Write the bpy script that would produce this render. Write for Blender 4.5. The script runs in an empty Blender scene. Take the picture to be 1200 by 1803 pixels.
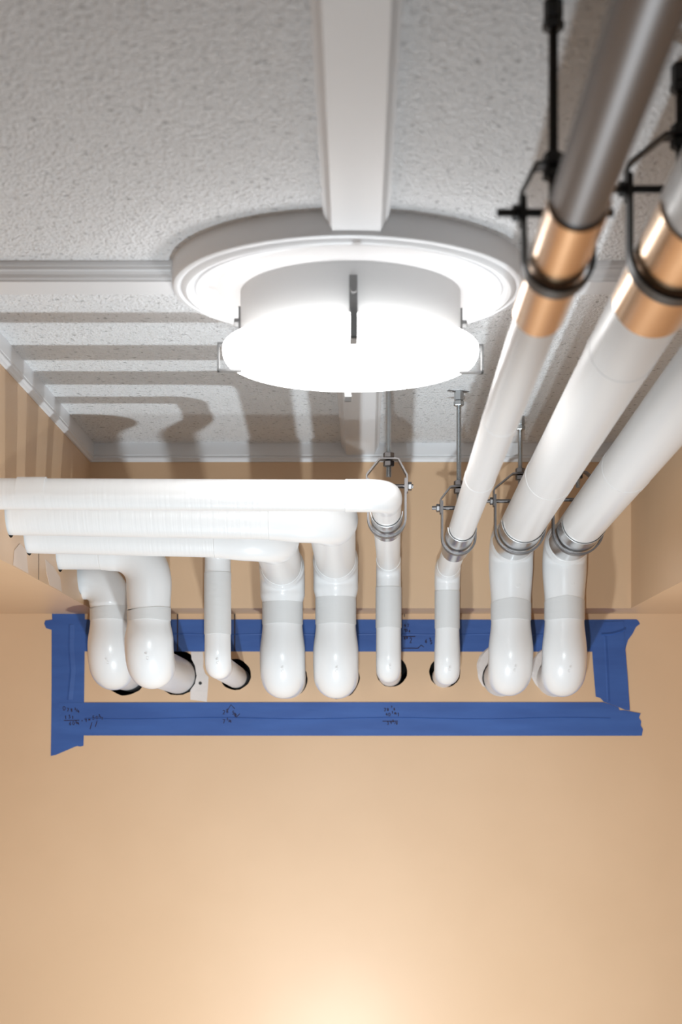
import bpy, bmesh, math, random
from mathutils import Vector, Matrix
random.seed(7)
C = bpy.context.scene.collection
PI = math.pi
CAMZ = 1.75            # eye height above the floor
F = 2800.0             # focal length in pixels of the 1200x1803 frame

# ---------------------------------------------------------------- camera, world, lights
cam = bpy.data.cameras.new('camera'); co = bpy.data.objects.new('camera', cam); C.objects.link(co)
co.location = (0, 0, CAMZ); co.rotation_euler = (PI/2, 0, 0)
cam.sensor_fit = 'VERTICAL'; cam.sensor_height = 36; cam.lens = F/1803*36
cam.shift_x = -27/1803; cam.shift_y = 423.5/1803
cam.clip_start = 0.05
cam.dof.use_dof = True; cam.dof.focus_distance = 3.3; cam.dof.aperture_fstop = 4.6
bpy.context.scene.camera = co

w = bpy.data.worlds.new('world'); bpy.context.scene.world = w; w.use_nodes = True
w.node_tree.nodes['Background'].inputs[0].default_value = (0.88, 0.94, 1.0, 1)
w.node_tree.nodes['Background'].inputs[1].default_value = 0.12

def light(name, loc, power, radius, col=(1, 1, 1)):
    l = bpy.data.lights.new(name, 'POINT'); l.energy = power; l.shadow_soft_size = radius; l.color = col
    o = bpy.data.objects.new(name, l); o.location = loc; C.objects.link(o); return o
light('work_light', (-0.06, 2.95, 0.80), 49, 0.03, (0.83, 0.93, 1.0))
fl = bpy.data.lights.new('camera_flash', 'SPOT'); fl.energy = 110; fl.shadow_soft_size = 0.02; fl.color = (0.86, 0.95, 1.0)
fl.spot_size = math.radians(58); fl.spot_blend = 0.75
fo = bpy.data.objects.new('camera_flash', fl); fo.location = (-0.03, 0.55, CAMZ-0.33); C.objects.link(fo)
fo.rotation_euler = (Vector((0.0, 4.0, CAMZ+0.02))-fo.location).to_track_quat('-Z', 'Y').to_euler()

vs = bpy.context.scene.view_settings
vs.view_transform = 'Standard'; vs.look = 'None'; vs.exposure = 0.22; vs.gamma = 1.0; vs.use_curve_mapping = False

# ---------------------------------------------------------------- materials
def mat(name, col, rough=0.5, metal=0.0, coat=0.0, bump=None, spots=None, emit=None, spec=0.5):
    m = bpy.data.materials.new(name); m.use_nodes = True
    nt = m.node_tree; b = nt.nodes['Principled BSDF']
    b.inputs['Base Color'].default_value = (*col, 1); b.inputs['Roughness'].default_value = rough
    b.inputs['Metallic'].default_value = metal; b.inputs['Coat Weight'].default_value = coat
    b.inputs['Coat Roughness'].default_value = 0.1
    b.inputs['Specular IOR Level'].default_value = spec
    tc = nt.nodes.new('ShaderNodeTexCoord')
    if bump:      # (scale xyz, strength, distance, detail)
        sc, st, di, det = bump
        mp = nt.nodes.new('ShaderNodeMapping'); mp.inputs['Scale'].default_value = sc
        no = nt.nodes.new('ShaderNodeTexNoise'); no.inputs['Scale'].default_value = 1; no.inputs['Detail'].default_value = det
        bu = nt.nodes.new('ShaderNodeBump'); bu.inputs['Strength'].default_value = st; bu.inputs['Distance'].default_value = di
        nt.links.new(tc.outputs['Object'], mp.inputs[0]); nt.links.new(mp.outputs[0], no.inputs[0])
        nt.links.new(no.outputs[0], bu.inputs['Height']); nt.links.new(bu.outputs[0], b.inputs['Normal'])
    if spots:     # (scale xyz, colour, lo, hi)
        sc, c2, lo, hi = spots
        mp = nt.nodes.new('ShaderNodeMapping'); mp.inputs['Scale'].default_value = sc
        no = nt.nodes.new('ShaderNodeTexNoise'); no.inputs['Scale'].default_value = 1; no.inputs['Detail'].default_value = 3
        rp = nt.nodes.new('ShaderNodeValToRGB'); rp.color_ramp.elements[0].position = lo; rp.color_ramp.elements[1].position = hi
        rp.color_ramp.elements[0].color = (*col, 1); rp.color_ramp.elements[1].color = (*c2, 1)
        nt.links.new(tc.outputs['Object'], mp.inputs[0]); nt.links.new(mp.outputs[0], no.inputs[0])
        nt.links.new(no.outputs[0], rp.inputs[0]); nt.links.new(rp.outputs[0], b.inputs['Base Color'])
    if emit:
        b.inputs['Emission Color'].default_value = (*emit[0], 1); b.inputs['Emission Strength'].default_value = emit[1]
    return m
M = dict(
    tan=mat('tan_paint', (0.66, 0.44, 0.268), 0.42, bump=((60, 60, 60), 0.06, 0.002, 4), spots=((3, 3, 3), (0.69, 0.465, 0.288), 0.4, 0.7), spec=0.35),
    popcorn=mat('popcorn_ceiling', (0.92, 0.92, 0.925), 0.8, bump=((210, 210, 210), 1.0, 0.010, 2), spots=((95, 95, 95), (0.50, 0.50, 0.50), 0.60, 0.72)),
    trim=mat('white_trim_paint', (0.76, 0.76, 0.77), 0.4),
    floor=mat('floor_tile', (0.20, 0.20, 0.20), 0.4, bump=((20, 20, 20), 0.1, 0.002, 2)),
    pvc=mat('white_pvc_cover', (0.83, 0.83, 0.83), 0.28, coat=0.35),
    jacket=mat('white_pipe_jacket', (0.80, 0.795, 0.79), 0.38, bump=((9, 9, 9), 0.22, 0.004, 3), coat=0.1),
    jacket_l=mat('ribbed_white_pipe_jacket', (0.80, 0.795, 0.79), 0.36, bump=((170, 6, 6), 0.28, 0.002, 2), coat=0.1),
    greyjacket=mat('grey_metal_jacket', (0.20, 0.19, 0.19), 0.45, 0.55, bump=((6, 0.6, 6), 0.25, 0.01, 2)),
    band=mat('grey_white_wrap', (0.70, 0.70, 0.695), 0.5, bump=((10, 10, 330), 0.30, 0.0012, 2)),
    galv=mat('galvanised_steel', (0.66, 0.67, 0.68), 0.22, 1.0, bump=((40, 40, 40), 0.08, 0.001, 2)),
    zinc=mat('zinc_rod', (0.50, 0.52, 0.53), 0.35, 1.0),
    strap=mat('strap_steel', (0.20, 0.19, 0.19), 0.38, 1.0),
    black=mat('black_steel', (0.012, 0.011, 0.011), 0.45, 0.2),
    wall_tint=mat('wall_reflection_tinted_steel', (0.72, 0.48, 0.29), 0.24, 1.0),  # galvanised shield with the tan wall's reflection put into its base colour
    dark=mat('cavity_shade', (0.010, 0.010, 0.009), 0.9),  # near-black colour paints in the shade seen through the wall holes
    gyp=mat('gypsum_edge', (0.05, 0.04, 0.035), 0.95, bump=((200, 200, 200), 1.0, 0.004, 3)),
    filler=mat('white_filler', (0.74, 0.67, 0.63), 0.8, bump=((60, 60, 60), 0.5, 0.004, 4)),
    smear=mat('bare_filler_smear', (0.70, 0.56, 0.46), 0.6, bump=((60, 60, 8), 0.3, 0.002, 3)),
    tape=mat('blue_masking_tape', (0.028, 0.085, 0.30), 0.5, bump=((14, 14, 60), 0.25, 0.002, 3), spots=((5, 5, 30), (0.038, 0.11, 0.36), 0.35, 0.7), spec=0.4),
    ink=mat('marker_ink', (0.02, 0.006, 0.012), 0.6),
    nickel=mat('brushed_nickel', (0.22, 0.22, 0.22), 0.45, 0.8),
    pan=mat('white_enamel', (0.55, 0.55, 0.55), 0.45),
    glass=mat('glowing_white_glass', (0.9, 0.9, 0.9), 0.25, emit=((1.0, 0.99, 0.985), 6.0)),
)

# ---------------------------------------------------------------- helpers
def obj(name, bm, m, parent=None, loc=None):
    me = bpy.data.meshes.new(name); bmesh.ops.recalc_face_normals(bm, faces=bm.faces[:])
    for e in bm.edges:
        if len(e.link_faces) == 2 and e.calc_face_angle(0) > 0.6: e.smooth = False
    bm.to_mesh(me); bm.free()
    me.materials.append(M[m]) if isinstance(m, str) else [me.materials.append(M[q]) for q in m]
    o = bpy.data.objects.new(name, me); C.objects.link(o)
    if parent: o.parent = parent; o.matrix_parent_inverse = Matrix.Translation(-Vector(parent.location))
    return o
def tag(o, label, cat, group=None):
    o['label'] = label; o['category'] = cat
    if group: o['group'] = group
    return o
def thing(name, label, cat, loc, group=None):
    o = bpy.data.objects.new(name, None); C.objects.link(o); o.location = loc; o.empty_display_size = 0.05
    return tag(o, label, cat, group)
def struct(name, bm, m):
    o = obj(name, bm, m); o['kind'] = 'structure'; return o
def H(d, h): return CAMZ + h
def ring(bm, c, u, v, r, n, a0=0, a1=2*PI, closed=True):
    k = n if closed else n+1
    return [bm.verts.new(c + (u*math.cos(a0+(a1-a0)*i/n) + v*math.sin(a0+(a1-a0)*i/n))*r) for i in range(k)]
def sweep(bm, pts, radii, n=40, cap=True, smooth=True):
    pts = [Vector(p) for p in pts]
    rings = []; u = None
    for i, p in enumerate(pts):
        t = (pts[min(i+1, len(pts)-1)] - pts[max(i-1, 0)]).normalized()
        if u is None:
            u = t.orthogonal().normalized()
        else:
            u = (u - t*u.dot(t)).normalized()
        v = t.cross(u)
        rings.append(ring(bm, p, u, v, radii[i], n))
    for a, b in zip(rings, rings[1:]):
        for i in range(n):
            f = bm.faces.new((a[i], a[(i+1) % n], b[(i+1) % n], b[i])); f.smooth = smooth
    if cap:
        bm.faces.new(rings[0]); bm.faces.new(rings[-1])
    return rings
def tube(p0, p1, r, n=40, lip=0.0):
    """a straight jacket with slightly eased ends"""
    bm = bmesh.new(); p0 = Vector(p0); p1 = Vector(p1); d = (p1-p0).normalized(); e = min(0.0015, (p1-p0).length/4)
    sweep(bm, [p0, p0+d*e, p1-d*e, p1], [r-e*0.8, r, r, r-e*0.8], n)
    return bm
def box(bm, x0, x1, y0, y1, z0, z1):
    vs_ = [bm.verts.new((x, y, z)) for x in (x0, x1) for y in (y0, y1) for z in (z0, z1)]
    for q in ((0,1,3,2), (4,6,7,5), (0,4,5,1), (2,3,7,6), (0,2,6,4), (1,5,7,3)):
        bm.faces.new([vs_[i] for i in q])
def prism(bm, pts, to3, depth):
    """closed 2D outline extruded; to3(a, b, k) with k in (0, depth)"""
    a = [bm.verts.new(to3(p[0], p[1], 0)) for p in pts]; b = [bm.verts.new(to3(p[0], p[1], depth)) for p in pts]
    n = len(pts)
    for i in range(n): bm.faces.new((a[i], a[(i+1) % n], b[(i+1) % n], b[i]))
    for lp in (a, b):
        es = [bm.edges.get((lp[i], lp[(i+1) % n])) for i in range(n)]
        bmesh.ops.triangle_fill(bm, edges=es, use_beauty=True)
def hexnut(bm, c, axis, r, h):
    axis = Vector(axis).normalized(); u = axis.orthogonal().normalized(); v = axis.cross(u); c = Vector(c)
    prof = [(-h/2, r*0.9), (-h/2+r*0.1, r), (h/2-r*0.1, r), (h/2, r*0.9)]
    rs = [ring(bm, c+axis*z, u, v, q, 6) for z, q in prof]
    for a, b in zip(rs, rs[1:]):
        for i in range(6): bm.faces.new((a[i], a[(i+1) % 6], b[(i+1) % 6], b[i]))
    bm.faces.new(rs[0]); bm.faces.new(rs[-1])
def lathe(prof, n=96):
    bm = bmesh.new(); rs = []
    for r, z in prof:
        rs.append([bm.verts.new((0, 0, z))] if r < 1e-6 else [bm.verts.new((r*math.cos(2*PI*i/n), r*math.sin(2*PI*i/n), z)) for i in range(n)])
    for a, b in zip(rs, rs[1:]):
        for i in range(n):
            j = (i+1) % n
            if len(a) == 1 and len(b) == 1: continue
            if len(a) == 1: f = bm.faces.new((a[0], b[j], b[i]))
            elif len(b) == 1: f = bm.faces.new((a[i], a[j], b[0]))
            else: f = bm.faces.new((a[i], a[j], b[j], b[i]))
            f.smooth = True
    return bm
def sharp(o, deg=35):
    bm = bmesh.new(); bm.from_mesh(o.data)
    for e in bm.edges:
        if len(e.link_faces) == 2 and e.calc_face_angle(0) > math.radians(deg): e.smooth = False
    bm.to_mesh(o.data); bm.free(); return o

# ---------------------------------------------------------------- room shell
YB = 4.06                         # big back wall
YF = 3.90                         # face of the back soffit
XL, XR = -0.652, 0.673            # faces of the side soffits
HS = 0.354                        # soffit underside above eye height
HC = 0.757                        # ceiling above eye height
XW = 1.7; Y0 = -1.6
ZC = CAMZ+HC; ZS = CAMZ+HS
S = YB/F                          # metres on the back wall per photo pixel, used for the outlines on the wall
def wx(px): return (px-627)*S
def wz(py): return CAMZ+(1325-py)*S

def ragged(cx, cz, r, n=44, amp=0.02):
    ph = [random.uniform(0, 6.28) for _ in range(4)]
    out = []
    for i in range(n):
        a = 2*PI*i/n
        q = 1 + amp*(0.6*math.sin(3*a+ph[0])+0.5*math.sin(7*a+ph[1])) + random.uniform(-amp, amp)*0.8
        out.append((cx+r*q*math.cos(a), cz+r*q*math.sin(a)))
    return out
def holed(outer, holes, to3, thick):
    """a sheet with ragged holes: front face, back face, reveal in each hole, sides"""
    bm = bmesh.new(); loops = [outer]+holes; layers = []
    for k in (0, thick):
        es = []; ls = []
        for lp in loops:
            vv = [bm.verts.new(to3(a, b, k)) for a, b in lp]; ls.append(vv)
            es += [bm.edges.new((vv[i], vv[(i+1) % len(vv)])) for i in range(len(vv))]
        bmesh.ops.triangle_fill(bm, edges=es, use_beauty=True); layers.append(ls)
    nf = len(bm.faces)
    for li in range(len(loops)):
        a, b = layers[0][li], layers[1][li]; n = len(a)
        for i in range(n):
            f = bm.faces.new((a[i], a[(i+1) % n], b[(i+1) % n], b[i]))
            if li: f.material_index = 1
    return bm

# holes in the back wall (centre x, height, radius)
HOLES = [(-0.590, 0.199, 0.0535), (-0.458, 0.2035, 0.0575), (-0.309, 0.199, 0.0400), (-0.176, 0.190, 0.0515),
         (-0.045, 0.190, 0.0525), (0.090, 0.207, 0.0395), (0.226, 0.206, 0.0400), (0.371, 0.213, 0.0600), (0.510, 0.211, 0.0600)]
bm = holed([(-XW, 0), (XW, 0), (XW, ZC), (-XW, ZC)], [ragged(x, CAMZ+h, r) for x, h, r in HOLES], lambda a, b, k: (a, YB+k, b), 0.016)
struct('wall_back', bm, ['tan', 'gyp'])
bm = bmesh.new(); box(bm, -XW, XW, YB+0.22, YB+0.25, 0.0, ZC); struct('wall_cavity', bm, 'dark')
bm = bmesh.new(); box(bm, -XW, XW, YF, YB, ZS, ZC); struct('soffit_back', bm, 'tan')

def side_soffit(name, xf, xo, holes):
    z0, z1 = ZS, ZC
    s = -1 if xf < 0 else 1
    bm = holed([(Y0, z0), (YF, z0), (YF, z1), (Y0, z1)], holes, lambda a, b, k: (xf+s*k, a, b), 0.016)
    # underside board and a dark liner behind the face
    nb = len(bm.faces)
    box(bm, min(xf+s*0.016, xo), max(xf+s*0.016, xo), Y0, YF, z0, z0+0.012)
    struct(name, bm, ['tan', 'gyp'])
LH = [(3.000, CAMZ+0.460, 0.054), (3.165, CAMZ+0.444, 0.052), (3.500, CAMZ+0.449, 0.052), (3.765, CAMZ+0.425, 0.050), (3.335, CAMZ+0.462, 0.034), (2.80, CAMZ+0.457, 0.034)]
side_soffit('soffit_left', XL, -XW, [ragged(y, z, r, 36, 0.012) for y, z, r in LH])
side_soffit('soffit_right', XR, XW, [])
bm = bmesh.new(); box(bm, -XW, XW, Y0, YB, ZC, ZC+0.05); struct('ceiling', bm, 'popcorn')
bm = bmesh.new(); box(bm, -XW, XW, Y0, YB, -0.05, 0); struct('floor', bm, 'floor')
bm = bmesh.new(); box(bm, -XW-0.1, -XW, Y0, YB, 0, ZC); struct('wall_left', bm, 'tan')
bm = bmesh.new(); box(bm, XW, XW+0.1, Y0, YB, 0, ZC); struct('wall_right', bm, 'tan')

# frieze trim under the ceiling (profile: out from wall, down from ceiling)
FR = [(0.0005, 0.0), (0.011, 0.0), (0.011, 0.029), (0.009, 0.031), (0.011, 0.034), (0.011, 0.037), (0.007, 0.040), (0.0045, 0.044), (0.0005, 0.045)]
def run_profile(prof, a, b, out):
    bm = bmesh.new(); a = Vector(a); b = Vector(b); out = Vector(out); dn = Vector((0, 0, -1))
    L = [[bm.verts.new(q+out*p+dn*z) for p, z in prof] for q in (a, b)]
    n = len(prof)
    for i in range(n): bm.faces.new((L[0][i], L[0][(i+1) % n], L[1][(i+1) % n], L[1][i]))
    bm.faces.new(L[0]); bm.faces.new(L[1]); return bm
struct('trim_1', run_profile(FR, (XL, YF, ZC), (XR, YF, ZC), (0, -1, 0)), 'trim')
struct('trim_2', run_profile(FR, (XL, Y0, ZC), (XL, YF, ZC), (1, 0, 0)), 'trim')
struct('trim_3', run_profile(FR, (XR, Y0, ZC), (XR, YF, ZC), (-1, 0, 0)), 'trim')
# battens with stepped moulded edges that cross at the medallion
BP = [(-0.0465, 0), (-0.0465, 0.0075), (-0.0445, 0.0085), (-0.0440, 0.013), (-0.0415, 0.0145), (-0.0385, 0.0185), (-0.0370, 0.0235), (-0.0345, 0.0265), (-0.0340, 0.0290)]
BP = BP + [(-a, b) for a, b in reversed(BP)]
MX, MY, MR = -0.012, 2.494, 0.275
edge = math.sqrt(MR**2-0.034**2)
struct('trim_4', run_profile(BP, (0.000, Y0, ZC), (0.0, MY-edge+0.004, ZC), (1, 0, 0)), 'trim')
struct('trim_5', run_profile(BP, (0.003, MY+edge-0.004, ZC), (0.010, YF-0.011, ZC), (1, 0, 0)), 'trim')
struct('trim_6', run_profile(BP, (XL+0.011, MY, ZC), (MX-edge+0.004, MY, ZC), (0, 1, 0)), 'trim')
struct('trim_7', run_profile(BP, (MX+edge-0.004, MY, ZC), (XR-0.011, MY, ZC), (0, 1, 0)), 'trim')

# ---------------------------------------------------------------- medallion and ceiling light
md = lathe([(0, 0), (MR, 0), (MR, -0.031), (MR-0.002, -0.0345), (MR-0.0055, -0.0365), (MR-0.009, -0.0365), (MR-0.010, -0.0345), (MR-0.013, -0.0345),
            (MR-0.017, -0.0385), (MR-0.022, -0.0405), (MR-0.027, -0.0395), (MR-0.030, -0.0365), (MR-0.031, -0.0345), (MR-0.034, -0.0345), (MR-0.036, -0.0375), (MR-0.042, -0.0385), (0, -0.0390)])
o = sharp(obj('ceiling_medallion', md, 'trim'), 30); o.location = (MX, MY, ZC)
tag(o, 'round white moulded medallion on the ceiling behind the flush light', 'ceiling medallion')

LX = -0.009
lt = thing('ceiling_light', 'round flush ceiling light with glowing white glass bowl and nickel clips', 'ceiling light', (LX, MY, ZC))
def localize(o): o.matrix_parent_inverse = Matrix.Identity(4); return o
localize(sharp(obj('pan', lathe([(0, -0.039), (0.172, -0.039), (0.172, -0.126), (0.170, -0.128), (0.12, -0.128), (0, -0.128)]), 'pan', lt)))
localize(sharp(obj('glass_bowl', lathe([(0, -0.1285), (0.150, -0.1285), (0.192, -0.1215), (0.197, -0.1215), (0.1995, -0.124), (0.2000, -0.130), (0.1990, -0.138), (0.195, -0.145), (0.186, -0.1495),
            (0.165, -0.1535), (0.12, -0.158), (0.06, -0.161), (0, -0.162)]), 'glass', lt), 60))
for k in range(4):
    a = -PI/2 + k*PI/2 + math.radians(1.5)
    R = Matrix.Rotation(a, 4, 'Z')
    bm = bmesh.new()
    box(bm, 0.1722, 0.1752, -0.006, 0.006, -0.126, -0.060)            # flat bar on the pan
    # hooked clip over the bowl's rim
    t = 0.0032
    box(bm, 0.1752, 0.2085, -0.0055, 0.0055, -0.1195, -0.1195+t)
    box(bm, 0.2085-t, 0.2085, -0.0055, 0.0055, -0.1610, -0.1195)
    box(bm, 0.170, 0.2085, -0.0055, 0.0055, -0.1610, -0.1610+t)
    box(bm, 0.172, 0.1752, -0.0055, 0.0055, -0.1195, -0.1165)
    bmesh.ops.transform(bm, matrix=R, verts=bm.verts)
    br = localize(obj('bracket', bm, 'nickel', lt))
    bm = bmesh.new(); sweep(bm, [(0.1745, 0, -0.083), (0.1815, 0, -0.083), (0.1825, 0, -0.083)], [0.0055, 0.0055, 0.0045], 20)
    bmesh.ops.transform(bm, matrix=R, verts=bm.verts)
    kn = obj('screw_knob', bm, 'nickel', br); kn.matrix_parent_inverse = Matrix.Identity(4)

# ---------------------------------------------------------------- pipes
def arc_path(P, din, dout, bend, e0, e1, k=18):
    """centre line: along din into corner P, bend to dout. returns points and the fraction of being inside the bend"""
    P = Vector(P); din = Vector(din).normalized(); dout = Vector(dout).normalized()
    ang = din.angle(dout); tl = bend*math.tan(ang/2)
    A = P-din*tl; B = P+dout*tl
    cdir = (dout-din).normalized(); cen = P + cdir*(bend/math.cos(ang/2))
    pts = []
    n0 = 10
    for i in range(n0): pts.append((A-din*e0*(1-i/n0), 0.0 + (i/n0)*0.0, 'a', e0*(1-i/n0)))
    ra = A-cen
    ax = din.cross(dout).normalized()
    for i in range(k+1):
        pts.append((cen+Matrix.Rotation(ang*i/k, 3, ax) @ ra, 1.0, 'm', 0))
    for i in range(1, n0+1): pts.append((B+dout*e1*(i/n0), 0.0, 'b', e1*i/n0))
    return pts
def elbow(P, din, dout, bend, e0, e1, r0, r1, rf, fl0=None, fl1=None):
    fl0 = fl0 or e0; fl1 = fl1 or e1
    pts = arc_path(P, din, dout, bend, e0, e1); P3 = []; R = []
    for p, _, kind, s in pts:
        if kind == 'a': t = min(1, s/fl0); r = rf+(r0-rf)*(t*t*(3-2*t))
        elif kind == 'b': t = min(1, s/fl1); r = rf+(r1-rf)*(t*t*(3-2*t))
        else: r = rf
        P3.append(p); R.append(r)
    # rolled lip at both ends
    d0 = (P3[1]-P3[0]).normalized(); d1 = (P3[-1]-P3[-2]).normalized()
    P3 = [P3[0]-d0*0.0012]+P3+[P3[-1]+d1*0.0012]; R = [R[0]-0.0014]+R+[R[-1]-0.0014]
    bm = bmesh.new(); sweep(bm, P3, R, 48); return bm
def wrap(x, y, zlo, zhi, r, peak, n=48, off=0.0):
    """grey wrap round a drop: its top edge rises to a point at the front"""
    bm = bmesh.new(); A = []; B = []; A2 = []
    for i in range(n):
        a = 2*PI*i/n; fr = 1-abs(((a+PI/2+off+PI) % (2*PI))-PI)/(PI/2)
        fr = max(0, fr)
        c, s = math.cos(a)*r, math.sin(a)*r
        A.append(bm.verts.new((x+c, y+s, zlo+0.001*math.sin(3*a)))); B.append(bm.verts.new((x+c, y+s, zhi+peak*fr)))
        A2.append(bm.verts.new((x+c*0.985, y+s*0.985, zhi+peak*fr+0.0006)))
    for i in range(n):
        j = (i+1) % n
        for p, q in ((A, B), (B, A2)):
            f = bm.faces.new((p[i], p[j], q[j], q[i])); f.smooth = True
    bm.faces.new(A)
    return bm
def dimple(bm, c, nrm, r):
    """small round moulded button"""
    nrm = Vector(nrm).normalized(); sweep(bm, [Vector(c)-nrm*0.003, Vector(c)+nrm*0.0005, Vector(c)+nrm*0.0012], [r, r, r*0.8], 20)
def mark(c, r):
    """tiny raised round moulding mark, facing the room"""
    bm = bmesh.new(); pts = []
    c = Vector(c)
    for i in range(13):
        a = math.radians(50+260*i/12); pts.append(c+Vector((r*math.cos(a), 0, r*math.sin(a))))
    sweep(bm, pts, [0.0005]*13, 6); return bm

UP = Vector((0, 0, 1)); BK = Vector((0, 1, 0)); FW = Vector((0.0, -1, 0)); LF = Vector((-1, 0, 0))
SL = Vector((-0.0064, -1, 0.0268)).normalized()          # right hand runs climb slightly towards the room
def drop(t, x, y, hole, hc, rn, rf, h0, h1, h2, peak, small=False, off=0.0, zband=True):
    """stub out of the wall, lower elbow cover, grey wrap. hole = (hx, hh) where the stub leaves the wall"""
    hx, hh, _ = hole
    st = Vector((x, y, CAMZ+hc)); w0 = Vector((hx, YB+0.15, CAMZ+hh-0.012 if not small else CAMZ+hh-0.010))
    w0.z = CAMZ+hc+0.002
    dr = (st-w0).normalized()
    bend = 0.052 if not small else 0.034
    e1 = (h0-hc)-bend
    e0 = 0.035
    obj('wall_stub', tube(w0, st-dr*(bend+0.02), rn*0.985+0.0015), 'jacket', t)
    obj('elbow_cover', elbow(st, dr, UP, bend, e0, e1, rn+0.0018, rn+0.0015, rf, e0*1.0, e1*0.98), 'pvc', t)
    obj('wrap_band', wrap(x, y, CAMZ+h0-0.002, CAMZ+h1, rn+0.0026, peak, off=off), 'band', t)
    return st
def riser_core(t, x, y, z0, z1, r): obj('pipe_jacket', tube((x, y, CAMZ+z0), (x, y, CAMZ+z1), r), 'jacket', t)

def seam(t, p, d, r, wdt=0.05):
    p = Vector(p); d = Vector(d).normalized()
    bm = bmesh.new(); sweep(bm, [p-d*wdt/2, p+d*wdt/2], [r+0.0006]*2, 64); obj('joint_band', bm, 'jacket', t)

RB = 0.0455; FAT = 0.0535
# --- right hand group: rise, then run forward over the room
def forward_pipe(label, x, y, hr, hole, hc, rn, rf, rr, h0, h1, small, seams, peak=0.012, grey=1.5, nm='insulated_pipe'):
    t = thing(nm, label, 'pipe', (x, y, CAMZ+hc), None)
    drop(t, x, y, hole, hc, rn, rf, h0, h1, 0, peak, small)
    P = Vector((x, y, CAMZ+hr))
    bend = 0.050 if not small else 0.038
    e0 = (hr-h1)-bend + 0.004
    obj('elbow_cover', elbow(P, UP, SL, bend, max(e0, 0.01), 0.03, rn+0.0018, rr+0.001, rf*0.985), 'pvc', t)
    s0 = bend+0.02
    L = (y-Y0)/abs(SL.y)
    Lg = (y-grey)/abs(SL.y)
    obj('pipe_jacket', tube(P+SL*s0, P+SL*Lg, rr, 48), 'jacket', t)
    g = obj('pipe_jacket', tube(P+SL*(Lg+0.0005), P+SL*(L-0.02), rr, 48), 'greyjacket', t); g['label'] = 'grey metal jacketed stretch of the pipe'
    for d in seams: seam(t, P+SL*((y-d)/abs(SL.y)), SL, rr)
    bm = bmesh.new(); dimple(bm, (x+(0.012 if not small else 0.004), y-rn*0.97-0.003, CAMZ+h1+0.040), (0.2, -1, 0), 0.0065 if not small else 0.0045)
    obj('moulded_button', bm, 'pvc', t)
    obj('moulded_mark', mark((x+0.004, y-rf-0.0005, CAMZ+hc+0.004), 0.0028), 'pvc', t)
    return t, P
tA, PA = forward_pipe('thin white insulated pipe running forward, first one right of the ceiling light', 0.217, 3.80, 0.437, HOLES[6], 0.193, 0.0275, 0.0310, 0.0262, 0.298, 0.385, True, [2.30, 2.72], peak=0.0)
tB, PB = forward_pipe('thick white insulated pipe running forward, middle of the three at right', 0.369, 3.80, 0.497, HOLES[7], 0.190, RB, FAT, 0.0470, 0.318, 0.355, False, [2.15, 3.0])
tC, PC = forward_pipe('thick white insulated pipe running forward, nearest the right soffit', 0.497, 3.80, 0.492, HOLES[8], 0.188, RB, FAT, 0.0470, 0.318, 0.360, False, [2.9])

# --- left hand group: rise, short run forward, then left into the soffit
def left_pipe(label, x, y, hr, yt, xt, hole, hc, rn, rf, rr, h0, h1, small, xseam, hl, peak=0.012, xend=None):
    """rises at (x, y), runs forward to depth yt, turns left and ends in the left soffit at height hl"""
    t = thing('insulated_pipe', label, 'pipe', (x, y, CAMZ+hc), None)
    drop(t, x, y, hole, hc, rn, rf, h0, h1, 0, peak, small)
    P = Vector((x, y, CAMZ+hr)); Q = Vector((xt, yt, CAMZ+hr)); fw = (Q-P).normalized()
    E = Vector((xend if xend else XL-0.045, yt, CAMZ+hl)); lf = (E-Q).normalized()
    bend = 0.058 if not small else 0.042
    e0 = (hr-h1)-bend+0.004
    gap = (Q-P).length
    obj('elbow_cover', elbow(P, UP, fw, bend, max(e0, 0.01), 0.03, rn+0.0018, rr+0.001, rf*0.985), 'pvc', t)
    if gap > bend*2+0.05: obj('pipe_jacket', tube(P+fw*(bend+0.01), Q-fw*(bend+0.01), rr), 'jacket', t)
    b2 = 0.050 if not small else 0.033
    e1 = abs(xseam-xt)-b2
    obj('elbow_cover', elbow(Q, fw, lf, b2, 0.03, e1, rr+0.001, rr+0.0014, rf*0.97 if not small else rr+0.0014, 0.03, min(e1, 0.09)), 'pvc', t)
    obj('pipe_jacket', tube(Q+lf*(b2+e1-0.012), E, rr, 48), 'jacket_l', t)
    return t, P, Q, lf
# 590: ends at depth 3.0 ; 497: depth 3.165 ; 685: depth 2.8 ; 383: depth 3.335
t5, P5, Q5, l5 = left_pipe('thin white pipe of the topmost left run, with a hanger at its bend', 0.0765, 3.78, 0.452, 2.80, 0.052, HOLES[5], 0.197, 0.0282, 0.0300, 0.0274, 0.298, 0.392, True, -0.020, 0.457, 0.0, xend=XL-0.30)
t4, P4, Q4, l4 = left_pipe('thick white pipe of the second left run, left of the hanger pipe', -0.0485, 3.75, 0.447, 3.00, -0.0485, HOLES[4], 0.182, RB, FAT, 0.0468, 0.304, 0.362, False, -0.163, 0.458)
t3, P3_, Q3, l3 = left_pipe('thick white pipe of the third left run, right of the thin riser', -0.174, 3.75, 0.432, 3.165, -0.166, HOLES[3], 0.182, RB, FAT, 0.0462, 0.304, 0.352, False, -0.279, 0.444)
t2, P2_, Q2, l2 = left_pipe('thin white riser between two thick pipes, its short stub bent to the right', -0.305, 3.50, 0.463, 3.335, -0.305, HOLES[2], 0.192, 0.0272, 0.0290, 0.0265, 0.262, 0.395, True, -0.36, 0.463, 0.0)
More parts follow.
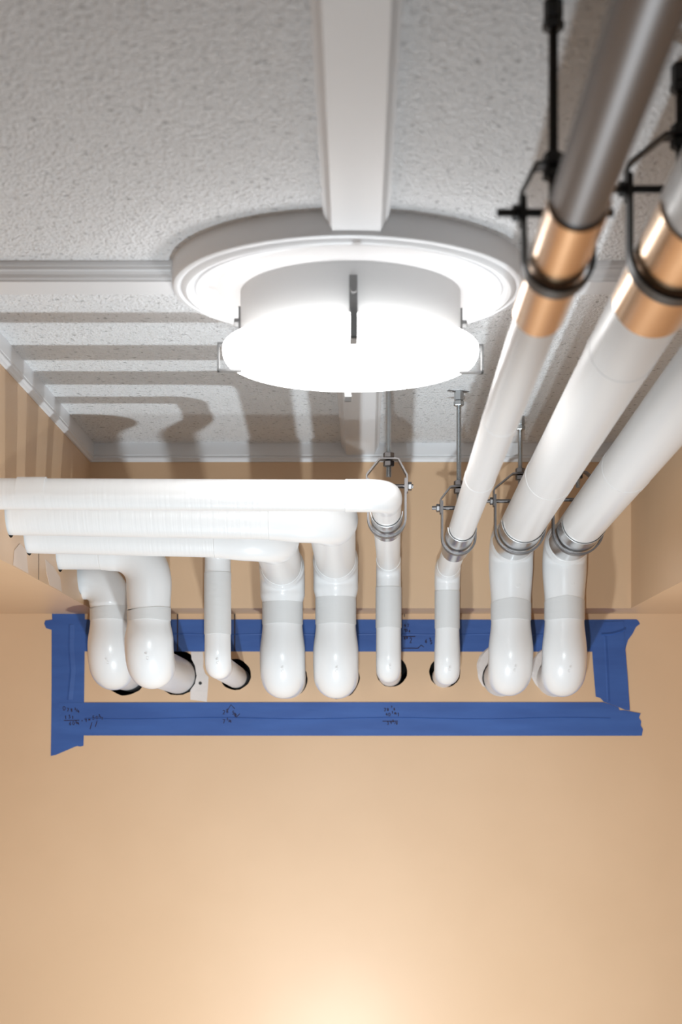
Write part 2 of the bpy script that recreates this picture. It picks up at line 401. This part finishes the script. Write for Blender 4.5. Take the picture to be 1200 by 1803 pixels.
# extra shank under each top bend of the four: button and marks
for (t, x, y, h, sx) in ((t3, -0.174, 3.75, 0.395, 0.018), (t4, -0.0485, 3.75, 0.402, -0.022)):
    bm = bmesh.new(); dimple(bm, (x+sx, y-RB*0.92-0.004, CAMZ+h), (sx*20, -1, 0), 0.0065); obj('moulded_button', bm, 'pvc', t)
obj('moulded_mark', mark((-0.052, 3.0-FAT-0.0002, CAMZ+0.463), 0.0028), 'pvc', t4)
obj('moulded_mark', mark((0.035, 2.80-0.030, CAMZ+0.452), 0.0028), 'pvc', t5)
for q in ((t3, -0.174, 3.75, 0.189), (t4, -0.0485, 3.75, 0.189), (t2, -0.305, 3.5, 0.196), (t5, 0.0765, 3.78, 0.201)):
    obj('moulded_mark', mark((q[1]+0.003, q[2]-(FAT if q[0] in (t3, t4) else 0.029)-0.0005, CAMZ+q[3]), 0.0028), 'pvc', q[0])
seam(t5, (-0.57, 2.80, CAMZ+0.457), LF, 0.0274, 0.05); seam(t4, (-0.60, 3.0, CAMZ+0.458), LF, 0.0468, 0.04)
seam(t3, (-0.50, 3.165, CAMZ+0.442), LF, 0.0462, 0.04)

# two pipes that turn straight into the left soffit
def side_pipe(label, x, y, hr, hole, hc, h0, h1, bend, e1, rr=0.0466):
    t = thing('insulated_pipe', label, 'pipe', (x, y, CAMZ+hc))
    drop(t, x, y, hole, hc, RB, FAT, h0, h1, 0, -0.008, False, off=1.0)
    P = Vector((x, y, CAMZ+hr))
    e0 = hr-h1-bend+0.004
    obj('elbow_cover', elbow(P, UP, LF, bend, max(e0, 0.012), e1, RB+0.0018, rr+0.001, 0.0495), 'pvc', t)
    return t, P
ta, Pa = side_pipe('leftmost thick white pipe, turning straight into the left soffit', -0.588, 3.80, 0.415, HOLES[0], 0.204, 0.318, 0.350, 0.058, 0.03)
tb, Pb = side_pipe('second thick white pipe from the left, bending left beneath the stacked runs', -0.456, 3.50, 0.449, HOLES[1], 0.195, 0.292, 0.318, 0.075, 0.03)
obj('pipe_jacket', tube(Pa+LF*0.06, (XL-0.05, 3.80, CAMZ+0.415), 0.0466), 'jacket', ta)
obj('pipe_jacket', tube(Pb+LF*0.09, (XL-0.05, 3.50, CAMZ+0.449), 0.0462), 'jacket_l', tb)
obj('moulded_mark', mark((-0.585, 3.8-FAT-0.0005, CAMZ+0.212), 0.0028), 'pvc', ta)
obj('moulded_mark', mark((-0.452, 3.5-FAT-0.0005, CAMZ+0.204), 0.0028), 'pvc', tb)

# ---------------------------------------------------------------- clevis hangers
def ribbon(bm, pts, y, width, th):
    """flat bar following a path in the XZ plane"""
    pts = [Vector((p[0], 0, p[1])) for p in pts]; L = []
    for i, p in enumerate(pts):
        t = (pts[min(i+1, len(pts)-1)]-pts[max(i-1, 0)]).normalized(); nn = Vector((-t.z, 0, t.x))
        L.append([bm.verts.new(p+nn*a*th/2+Vector((0, y+b*width/2, 0))) for a, b in ((-1, -1), (1, -1), (1, 1), (-1, 1))])
    for a, b in zip(L, L[1:]):
        for i in range(4): bm.faces.new((a[i], a[(i+1) % 4], b[(i+1) % 4], b[i]))
    bm.faces.new(L[0]); bm.faces.new(L[-1])
def hanger(label, P, rp, yoke, bolt, m_steel, m_rod, m_shield, s0, s1, ax=SL, rodx=None, rod_r=0.0052, wdt=0.026, bl=0.012, arc=(180, 360)):
    """P = pipe centre at the clevis; yoke, bolt = heights above the eye; s0, s1 = shield extent behind/in front"""
    x, y, z = P; t = thing('pipe_hanger', label, 'pipe hanger', (x, y, z))
    rb = rp+0.0085; zb = CAMZ+bolt; zy = CAMZ+yoke; rx = x if rodx is None else rodx
    # shield lying under the pipe
    bm = bmesh.new(); ax = Vector(ax).normalized(); side = Vector((1, 0, 0)); side = (side-ax*side.dot(ax)).normalized(); up = side.cross(ax)
    if up.z < 0: up = -up
    c = Vector(P); rr = []
    for s in (-s0, -s0+0.001, s1-0.001, s1):
        for rad in (rp+0.0022,):
            rr.append(ring(bm, c+ax*s, side, up, rad+0.0012, 36, math.radians(arc[0]), math.radians(arc[1]), False))
    ri = [ring(bm, c+ax*s, side, up, rp+0.0016, 36, math.radians(arc[0]), math.radians(arc[1]), False) for s in (-s0, s1)]
    for a, b in zip(rr, rr[1:]):
        for i in range(36): f = bm.faces.new((a[i], a[i+1], b[i+1], b[i])); f.smooth = True
    for i in range(36):
        f = bm.faces.new((ri[0][i], ri[0][i+1], ri[1][i+1], ri[1][i])); f.smooth = True
        bm.faces.new((rr[0][i], rr[0][i+1], ri[0][i+1], ri[0][i])); bm.faces.new((rr[-1][i], rr[-1][i+1], ri[1][i+1], ri[1][i]))
    for k in (0, 36):
        bm.faces.new((rr[0][k], rr[-1][k], ri[1][k], ri[0][k]))
    obj('shield', bm, m_shield, t)
    # strap
    pts = [(x-rb, zb+0.014), (x-rb, zb), (x-rb, (z+zb)/2)]
    pts += [(x+rb*math.cos(a), z+rb*math.sin(a)) for a in [PI+PI*i/28 for i in range(29)]]
    pts += [(x+rb, (z+zb)/2), (x+rb, zb), (x+rb, zb+0.014)]
    bm = bmesh.new(); ribbon(bm, pts, y, wdt, 0.0042); obj('strap', bm, m_steel, t)
    # yoke
    wy = rb+0.003; q = (zy-zb)
    pts = [(x-wy, zb-0.012), (x-wy, zb+q*0.40), (x-wy+0.002, zb+q*0.46), (rx-0.0185, zy-0.001), (rx-0.016, zy), (rx+0.016, zy), (rx+0.0185, zy-0.001), (x+wy-0.002, zb+q*0.46), (x+wy, zb+q*0.40), (x+wy, zb-0.012)]
    bm = bmesh.new(); ribbon(bm, pts, y, wdt*0.95, 0.003); obj('yoke', bm, m_steel, t)
    # cross bolt
    bm = bmesh.new(); sweep(bm, [(x-wy-bl-0.006, y, zb), (x+wy+bl, y, zb)], [0.0042, 0.0042], 16)
    obj('cross_bolt', bm, m_steel, t)
    bm = bmesh.new(); hexnut(bm, (x-wy-0.0055, y, zb), (1, 0, 0), 0.0085, 0.007); obj('hex_nut', bm, m_steel, t)
    bm = bmesh.new(); hexnut(bm, (x+wy+0.0055, y, zb), (1, 0, 0), 0.0085, 0.007); obj('hex_nut', bm, m_steel, t)
    # threaded rod
    bm = bmesh.new(); z0 = zy-0.034; z1 = ZC; pitch = 0.0022; n = int((z1-z0)/pitch*2)
    sweep(bm, [(rx, y, z0+(z1-z0)*i/n) for i in range(n+1)], [rod_r*(1.0 if i % 2 else 0.86) for i in range(n+1)], 14, smooth=False)
    obj('threaded_rod', bm, m_rod, t)
    for dz in (0.0075, -0.0085):
        bm = bmesh.new(); hexnut(bm, (rx, y, zy+dz), (0, 0, 1), 0.0108, 0.0105); obj('hex_nut', bm, m_steel, t)
    bm = bmesh.new(); hexnut(bm, (rx, y, ZC-0.010), (0, 0, 1), 0.0100, 0.020); hexnut(bm, (rx, y, ZC-0.026), (0, 0, 1), 0.0112, 0.0100); obj('rod_coupling', bm, m_rod, t)
    return t
def at(P, d): return P+SL*((P.y-d)/abs(SL.y))
hanger('steel clevis hanger on the thin forward pipe against the tan soffit', at(PA, 3.33), 0.0262, 0.556, 0.512, 'strap', 'zinc', 'galv', 0.15, 0.13, rodx=0.2145)
hanger('steel clevis hanger below the bolted rod on the middle thick forward pipe, far end', at(PB, 3.58), 0.0470, 0.627, 0.566, 'strap', 'zinc', 'galv', 0.135, 0.11, rodx=0.3685)
hanger('steel clevis hanger on the thick pipe nearest the right soffit', at(PC, 3.56), 0.0470, 0.627, 0.566, 'strap', 'zinc', 'galv', 0.13, 0.11)
ax5 = (Q5-P5).normalized(); c5 = P5+ax5*((P5.y-3.07)/abs(ax5.y))
hanger('steel clevis hanger holding the bend of the topmost left run', c5, 0.0274, 0.566, 0.514, 'strap', 'zinc', 'galv', 0.11, 0.09, ax=ax5, rodx=0.0625)
hanger('black clevis hanger with tan wall reflection painted on its shield, on the thin pipe near the camera', at(PA, 1.60), 0.0262, 0.590, 0.543, 'black', 'black', 'wall_tint', 0.17, 0.16, rodx=0.198, bl=0.018)
hanger('black clevis hanger with tan wall reflection painted on its shield, on the thick pipe at the right edge', at(PB, 1.75), 0.0470, 0.678, 0.620, 'black', 'black', 'wall_tint', 0.16, 0.15)

# ---------------------------------------------------------------- blue tape
def wallpoly(pts, lift, th):
    bm = bmesh.new(); prism(bm, [(wx(a), wz(b)) for a, b in pts], lambda a, b, k: (a, YB-lift-k, b), th); return bm
def jag(a, b, n, amp):
    out = []
    for i in range(1, n):
        t = i/n; out.append((a[0]+(b[0]-a[0])*t+random.uniform(-amp, amp), a[1]+(b[1]-a[1])*t+random.uniform(-amp, amp)))
    return out
T = 0.0004
tp = obj('masking_tape', wallpoly([(102, 1090.5), (1040, 1091), (1100, 1090.5), (1120, 1090.5), (1123, 1093), (1126, 1098.5), (1119, 1104), (1113, 1116), (1105, 1127), (1101, 1140), (1100, 1148), (1041, 1147.5), (102, 1147)], 0.0002, T), 'tape')
tag(tp, 'long blue masking tape strip above the pipe holes, behind the pipes', 'tape')
lv = obj('masking_tape', wallpoly([(91.5, 1079), (92, 1091), (80, 1092.5), (78, 1098), (81, 1106), (91, 1109), (91, 1200), (90.5, 1260), (89.5, 1331), (99, 1329), (108, 1325), (120, 1320), (130, 1315.5), (136, 1313.5), (141, 1314.5), (147, 1313), (147.5, 1296), (148, 1236), (149, 1160), (149.5, 1079)], 0.0007, T), 'tape')
tag(lv, 'upright blue masking tape strip left of the holes, torn at its foot', 'tape')
bt = obj('masking_tape', wallpoly([(102, 1237), (101.5, 1243), (107, 1250), (112.5, 1256), (106, 1260), (104, 1268), (105, 1295), (600, 1295.5), (1129, 1295.5), (1131, 1284), (1127, 1277), (1128, 1270), (1124, 1264), (1127, 1256), (1119, 1254.5), (1109, 1252.5), (1098, 1250.5), (1090, 1250.5), (1088, 1245.5), (1076, 1241), (1062, 1236.5), (600, 1236.5)], 0.0013, T), 'tape')
tag(bt, 'long blue masking tape strip below the pipe holes with handwritten sums', 'tape')
rv = obj('masking_tape', wallpoly([(1058, 1094), (1070, 1095), (1097, 1093.5), (1098, 1118), (1100, 1141), (1104, 1190), (1108, 1251), (1100, 1250), (1088, 1245), (1074, 1240), (1062, 1235.5), (1056, 1229), (1048, 1226.5), (1044, 1180), (1040.5, 1130), (1041, 1112), (1050, 1096)], 0.0019, T), 'tape')
tag(rv, 'upright blue masking tape strip right of the last pipe hole', 'tape')
# raised creases pressed into the tape
def crease(parent, pts, wd, hgt, lift):
    bm = bmesh.new(); L = []
    for px, py in pts:
        x, z = wx(px), wz(py)
        L.append([bm.verts.new((x, YB-lift, z+wd)), bm.verts.new((x, YB-lift-hgt, z+wd*0.1)), bm.verts.new((x, YB-lift, z-wd*0.5))])
    for a, b in zip(L, L[1:]):
        for i in range(2): bm.faces.new((a[i], a[i+1], b[i+1], b[i]))
        bm.faces.new((a[0], b[0], b[2], a[2]))
    obj('crease', bm, 'tape', parent)
crease(bt, [(150+i*44, 1265+1.4*math.sin(i*0.9)) for i in range(22)], 0.0022, 0.0012, 0.0016)
crease(tp, [(150+i*40, 1117+0.8*math.sin(i*1.3)) for i in range(22)], 0.003, 0.0008, 0.0005)
bm = bmesh.new(); L = []
for px, py in ((124, 1100), (123, 1140), (126, 1180), (121, 1232)):
    x, z = wx(px), wz(py); L.append([bm.verts.new((x-0.006, YB-0.0009, z)), bm.verts.new((x, YB-0.0026, z)), bm.verts.new((x+0.012, YB-0.0009, z))])
for a, b in zip(L, L[1:]):
    for i in range(2): bm.faces.new((a[i], a[i+1], b[i+1], b[i]))
obj('crease', bm, 'tape', lv)
crease(rv, [(1058, 1118), (1075, 1117), (1090, 1113), (1100, 1109)], 0.006, 0.0025, 0.0022)
bm = bmesh.new()
L = []
for px, py in ((1064, 1120), (1066, 1150), (1068, 1190), (1070, 1235)):
    x, z = wx(px), wz(py); L.append([bm.verts.new((x-0.004, YB-0.0022, z)), bm.verts.new((x, YB-0.0036, z)), bm.verts.new((x+0.006, YB-0.0022, z))])
for a, b in zip(L, L[1:]):
    for i in range(2): bm.faces.new((a[i], a[i+1], b[i+1], b[i]))
obj('crease', bm, 'tape', rv)
# marker lines across the upper tape
for px in (312.5, 413):
    bm = bmesh.new(); box(bm, wx(px-1.1), wx(px+1.1), YB-0.0011, YB-0.0006, wz(1146), wz(1079)); obj('marker_line', bm, 'ink', tp)
bm = bmesh.new(); box(bm, wx(711), wx(712.2), YB-0.001, YB-0.0001, wz(1086), wz(1077)); obj('marker_line', bm, 'ink', tp)
# handwriting as pen strokes
G = {'0': [[(0, .5), (.15, .95), (.5, 1), (.75, .6), (.6, .1), (.25, 0), (0, .5)]], '1': [[(.1, .75), (.4, 1), (.4, 0)]],
     '2': [[(0, .8), (.3, 1), (.65, .8), (.5, .45), (0, 0), (.7, .02)]], '3': [[(0, .95), (.5, .95), (.25, .58), (.6, .4), (.45, .05), (0, .05)]],
     '4': [[(.45, 1), (0, .4), (.7, .42)], [(.55, .75), (.5, 0)]], '5': [[(.6, 1), (.1, .98), (.08, .6), (.5, .6), (.6, .25), (.3, 0), (0, .08)]],
     '6': [[(.55, 1), (.1, .5), (.1, .12), (.45, 0), (.6, .3), (.3, .5), (.1, .3)]], '7': [[(0, .97), (.65, 1), (.25, 0)]],
     '8': [[(.35, .55), (.05, .8), (.35, 1), (.62, .8), (.1, .3), (.3, 0), (.62, .2), (.35, .55)]], '9': [[(.6, .8), (.3, 1), (.05, .75), (.3, .5), (.6, .8), (.5, 0)]],
     '/': [[(.5, 1), (.1, 0)]], '-': [[(0, .45), (.6, .48)]], '=': [[(0, .6), (.6, .62)], [(0, .35), (.6, .36)]], '_': [[(0, 0), (1, .03)]], '^': [[(0, 0), (.5, 1), (1, .3)]], 'v': [[(0, .4), (.3, 0), (1, .9)]]}
def write(parent, items, lift):
    bm = bmesh.new()
    for ch, px, py, hgt, *wd in items:     # px, py = left and baseline
        wv = wd[0] if wd else hgt*0.8
        for st in G[ch]:
            pp = [Vector((wx(px+a*wv+random.uniform(-.15, .15)), YB-lift, wz(py-b*hgt+random.uniform(-.15, .15)))) for a, b in st]
            sweep(bm, pp, [0.00095]*len(pp), 5)
    obj('handwriting', bm, 'ink', parent)
write(bt, [('0', 111, 1251, 7), ('7', 118, 1253, 6), ('8', 124.5, 1253.5, 6), ('3', 131.5, 1250, 3.5), ('/', 134, 1253, 5), ('4', 136.5, 1255, 5),
           ('1', 114, 1266, 6), ('3', 121, 1265, 6), ('1', 126.5, 1266, 5.5), ('_', 113, 1268.5, 6, 27),
           ('6', 122, 1277, 6), ('0', 127.5, 1276.5, 6), ('3', 133, 1273, 3.5), ('/', 135, 1275, 4), ('4', 137, 1276, 4),
           ('-', 143.5, 1271, 4, 4), ('9', 149, 1271.5, 7), ('=', 155.5, 1270, 6, 6), ('5', 163, 1267, 6.5), ('0', 169, 1266.5, 5.5), ('3', 174, 1262, 4), ('/', 176, 1265, 4), ('8', 179, 1267, 4),
           ('/', 158, 1284, 12, 8), ('/', 167, 1280, 11, 8)], 0.0017)
write(bt, [('2', 392, 1257.5, 7), ('8', 398, 1255.5, 7), ('^', 400, 1251, 10, 13), ('5', 409, 1258, 6), ('/', 412, 1260, 5), ('8', 414, 1261, 4), ('v', 413, 1263, 7, 9),
           ('7', 392, 1274, 7), ('3', 399, 1268, 4), ('/', 402, 1271, 4), ('4', 404, 1272.5, 5)], 0.0017)
write(bt, [('2', 676, 1252, 5), ('8', 681, 1252, 5), ('7', 688, 1246.5, 3.5), ('8', 692.5, 1251, 4.5), ('4', 679, 1260.5, 5), ('0', 683.5, 1261, 5.5), ('3', 689.5, 1256, 3.5), ('/', 693, 1258, 4), ('4', 695, 1258.5, 4.5),
           ('1', 699, 1261, 6), ('_', 673, 1270, 4, 27), ('3', 681, 1276, 6), ('9', 686, 1275, 5.5), ('5', 690.5, 1271.5, 4), ('/', 694, 1275, 4), ('8', 697, 1276, 4.5)], 0.0017)
write(tp, [('4', 711, 1104, 5), ('7', 716.5, 1104, 5), ('9', 711, 1113, 6), ('3', 715, 1112, 4), ('4', 719, 1114, 4.5), ('_', 709, 1121, 3, 22), ('6', 711, 1126, 5), ('8', 715, 1125, 4), ('2', 721, 1132, 9, 5), ('_', 709, 1141.5, 1.5, 28), ('^', 736, 1141, 5, 10),
           ('6', 748, 1132, 6), ('1', 755, 1130, 7), ('5', 757, 1134, 6)], 0.001)

# ---------------------------------------------------------------- filler, screw, smears
fp = obj('wall_patch', wallpoly([(336, 1147.5), (357, 1147.5), (358, 1160), (357.5, 1175), (361, 1186), (367, 1192), (366, 1210), (364, 1236), (353, 1234), (335, 1232), (335, 1215), (343, 1204), (346, 1190), (343, 1172), (337, 1160)], 0.0001, 0.0009), 'filler')
tag(fp, 'upright strip of pale bare filler between two pipe holes, with a screw', 'wall patch')
bm = bmesh.new(); c = Vector((wx(352.5), YB-0.001, wz(1203))); sweep(bm, [c, c-BK*0.0008, c-BK*0.0012], [0.0042, 0.0042, 0.0032], 18)
sc = obj('screw', bm, 'black', fp)
def fring(x, h, r, lab, sx, sh):
    n = 60; bm = bmesh.new(); O = ragged(x, CAMZ+h, r*1.09, n, 0.025); I = ragged(sx, CAMZ+sh, 0.0485, n, 0.006)
    A = [bm.verts.new((a, YB-0.0005, b)) for a, b in O]; B = [bm.verts.new((a, YB-0.0045, b)) for a, b in ragged(x, CAMZ+h, r*1.02, n, 0.02)]; D = [bm.verts.new((a, YB-0.010, b)) for a, b in I]
    for i in range(n):
        j = (i+1) % n
        bm.faces.new((A[i], A[j], B[j], B[i])); bm.faces.new((B[i], B[j], D[j], D[i]))
    tag(obj('filler_ring', bm, 'filler'), lab, 'filler')
fring(0.371, 0.213, 0.0590, 'ragged ring of white filler round the hole of the middle thick right pipe', 0.369, 0.191)
fring(0.510, 0.211, 0.0590, 'ragged ring of white filler round the hole of the rightmost pipe', 0.5075, 0.190)
# torn popcorn where the second rod meets the ceiling
bm = bmesh.new()
for dx, dy, r in ((0, 0, 0.017), (0.014, 0.003, 0.008), (-0.018, -0.006, 0.007)):
    c = Vector((0.2145+dx, 3.33+dy, ZC-0.0006)); lp = [bm.verts.new(c+Vector((r*random.uniform(.6, 1.2)*math.cos(a), 0.5*r*random.uniform(.6, 1.2)*math.sin(a), 0))) for a in [2*PI*i/12 for i in range(12)]]
    e = bmesh.ops.extrude_face_region(bm, geom=[bm.faces.new(lp)])
    bmesh.ops.translate(bm, vec=(0, 0, -0.0012), verts=[v for v in e['geom'] if isinstance(v, bmesh.types.BMVert)])
tag(obj('ceiling_scar', bm, 'nickel'), 'small dark torn patch of ceiling texture where a hanger rod enters', 'ceiling scar')
# smears of filler and a joint on the left soffit under the runs
def facepoly(pts, lift=0.0002, th=0.0006):
    bm = bmesh.new(); prism(bm, pts, lambda a, b, k: (XL+lift+k, a, CAMZ+b), th); return bm
tag(obj('filler_smear', facepoly([(3.08, 0.405), (3.14, 0.40), (3.16, 0.356), (3.02, 0.356), (3.03, 0.385)]), 'smear'), 'pale filler smear on the left soffit below the second run', 'filler')
tag(obj('filler_smear', facepoly([(3.33, 0.405), (3.42, 0.40), (3.50, 0.385), (3.52, 0.356), (3.38, 0.356), (3.35, 0.375)]), 'smear'), 'pale filler smear on the left soffit below the thick side pipe', 'filler')
bm = bmesh.new(); prism(bm, [(3.265, 0.355), (3.268, 0.355), (3.269, 0.425), (3.266, 0.425)], lambda a, b, k: (XL+0.0002+k, a, CAMZ+b), 0.0004)
tag(obj('board_joint', bm, 'gyp'), 'thin dark upright crack in the left soffit under the third run', 'crack')
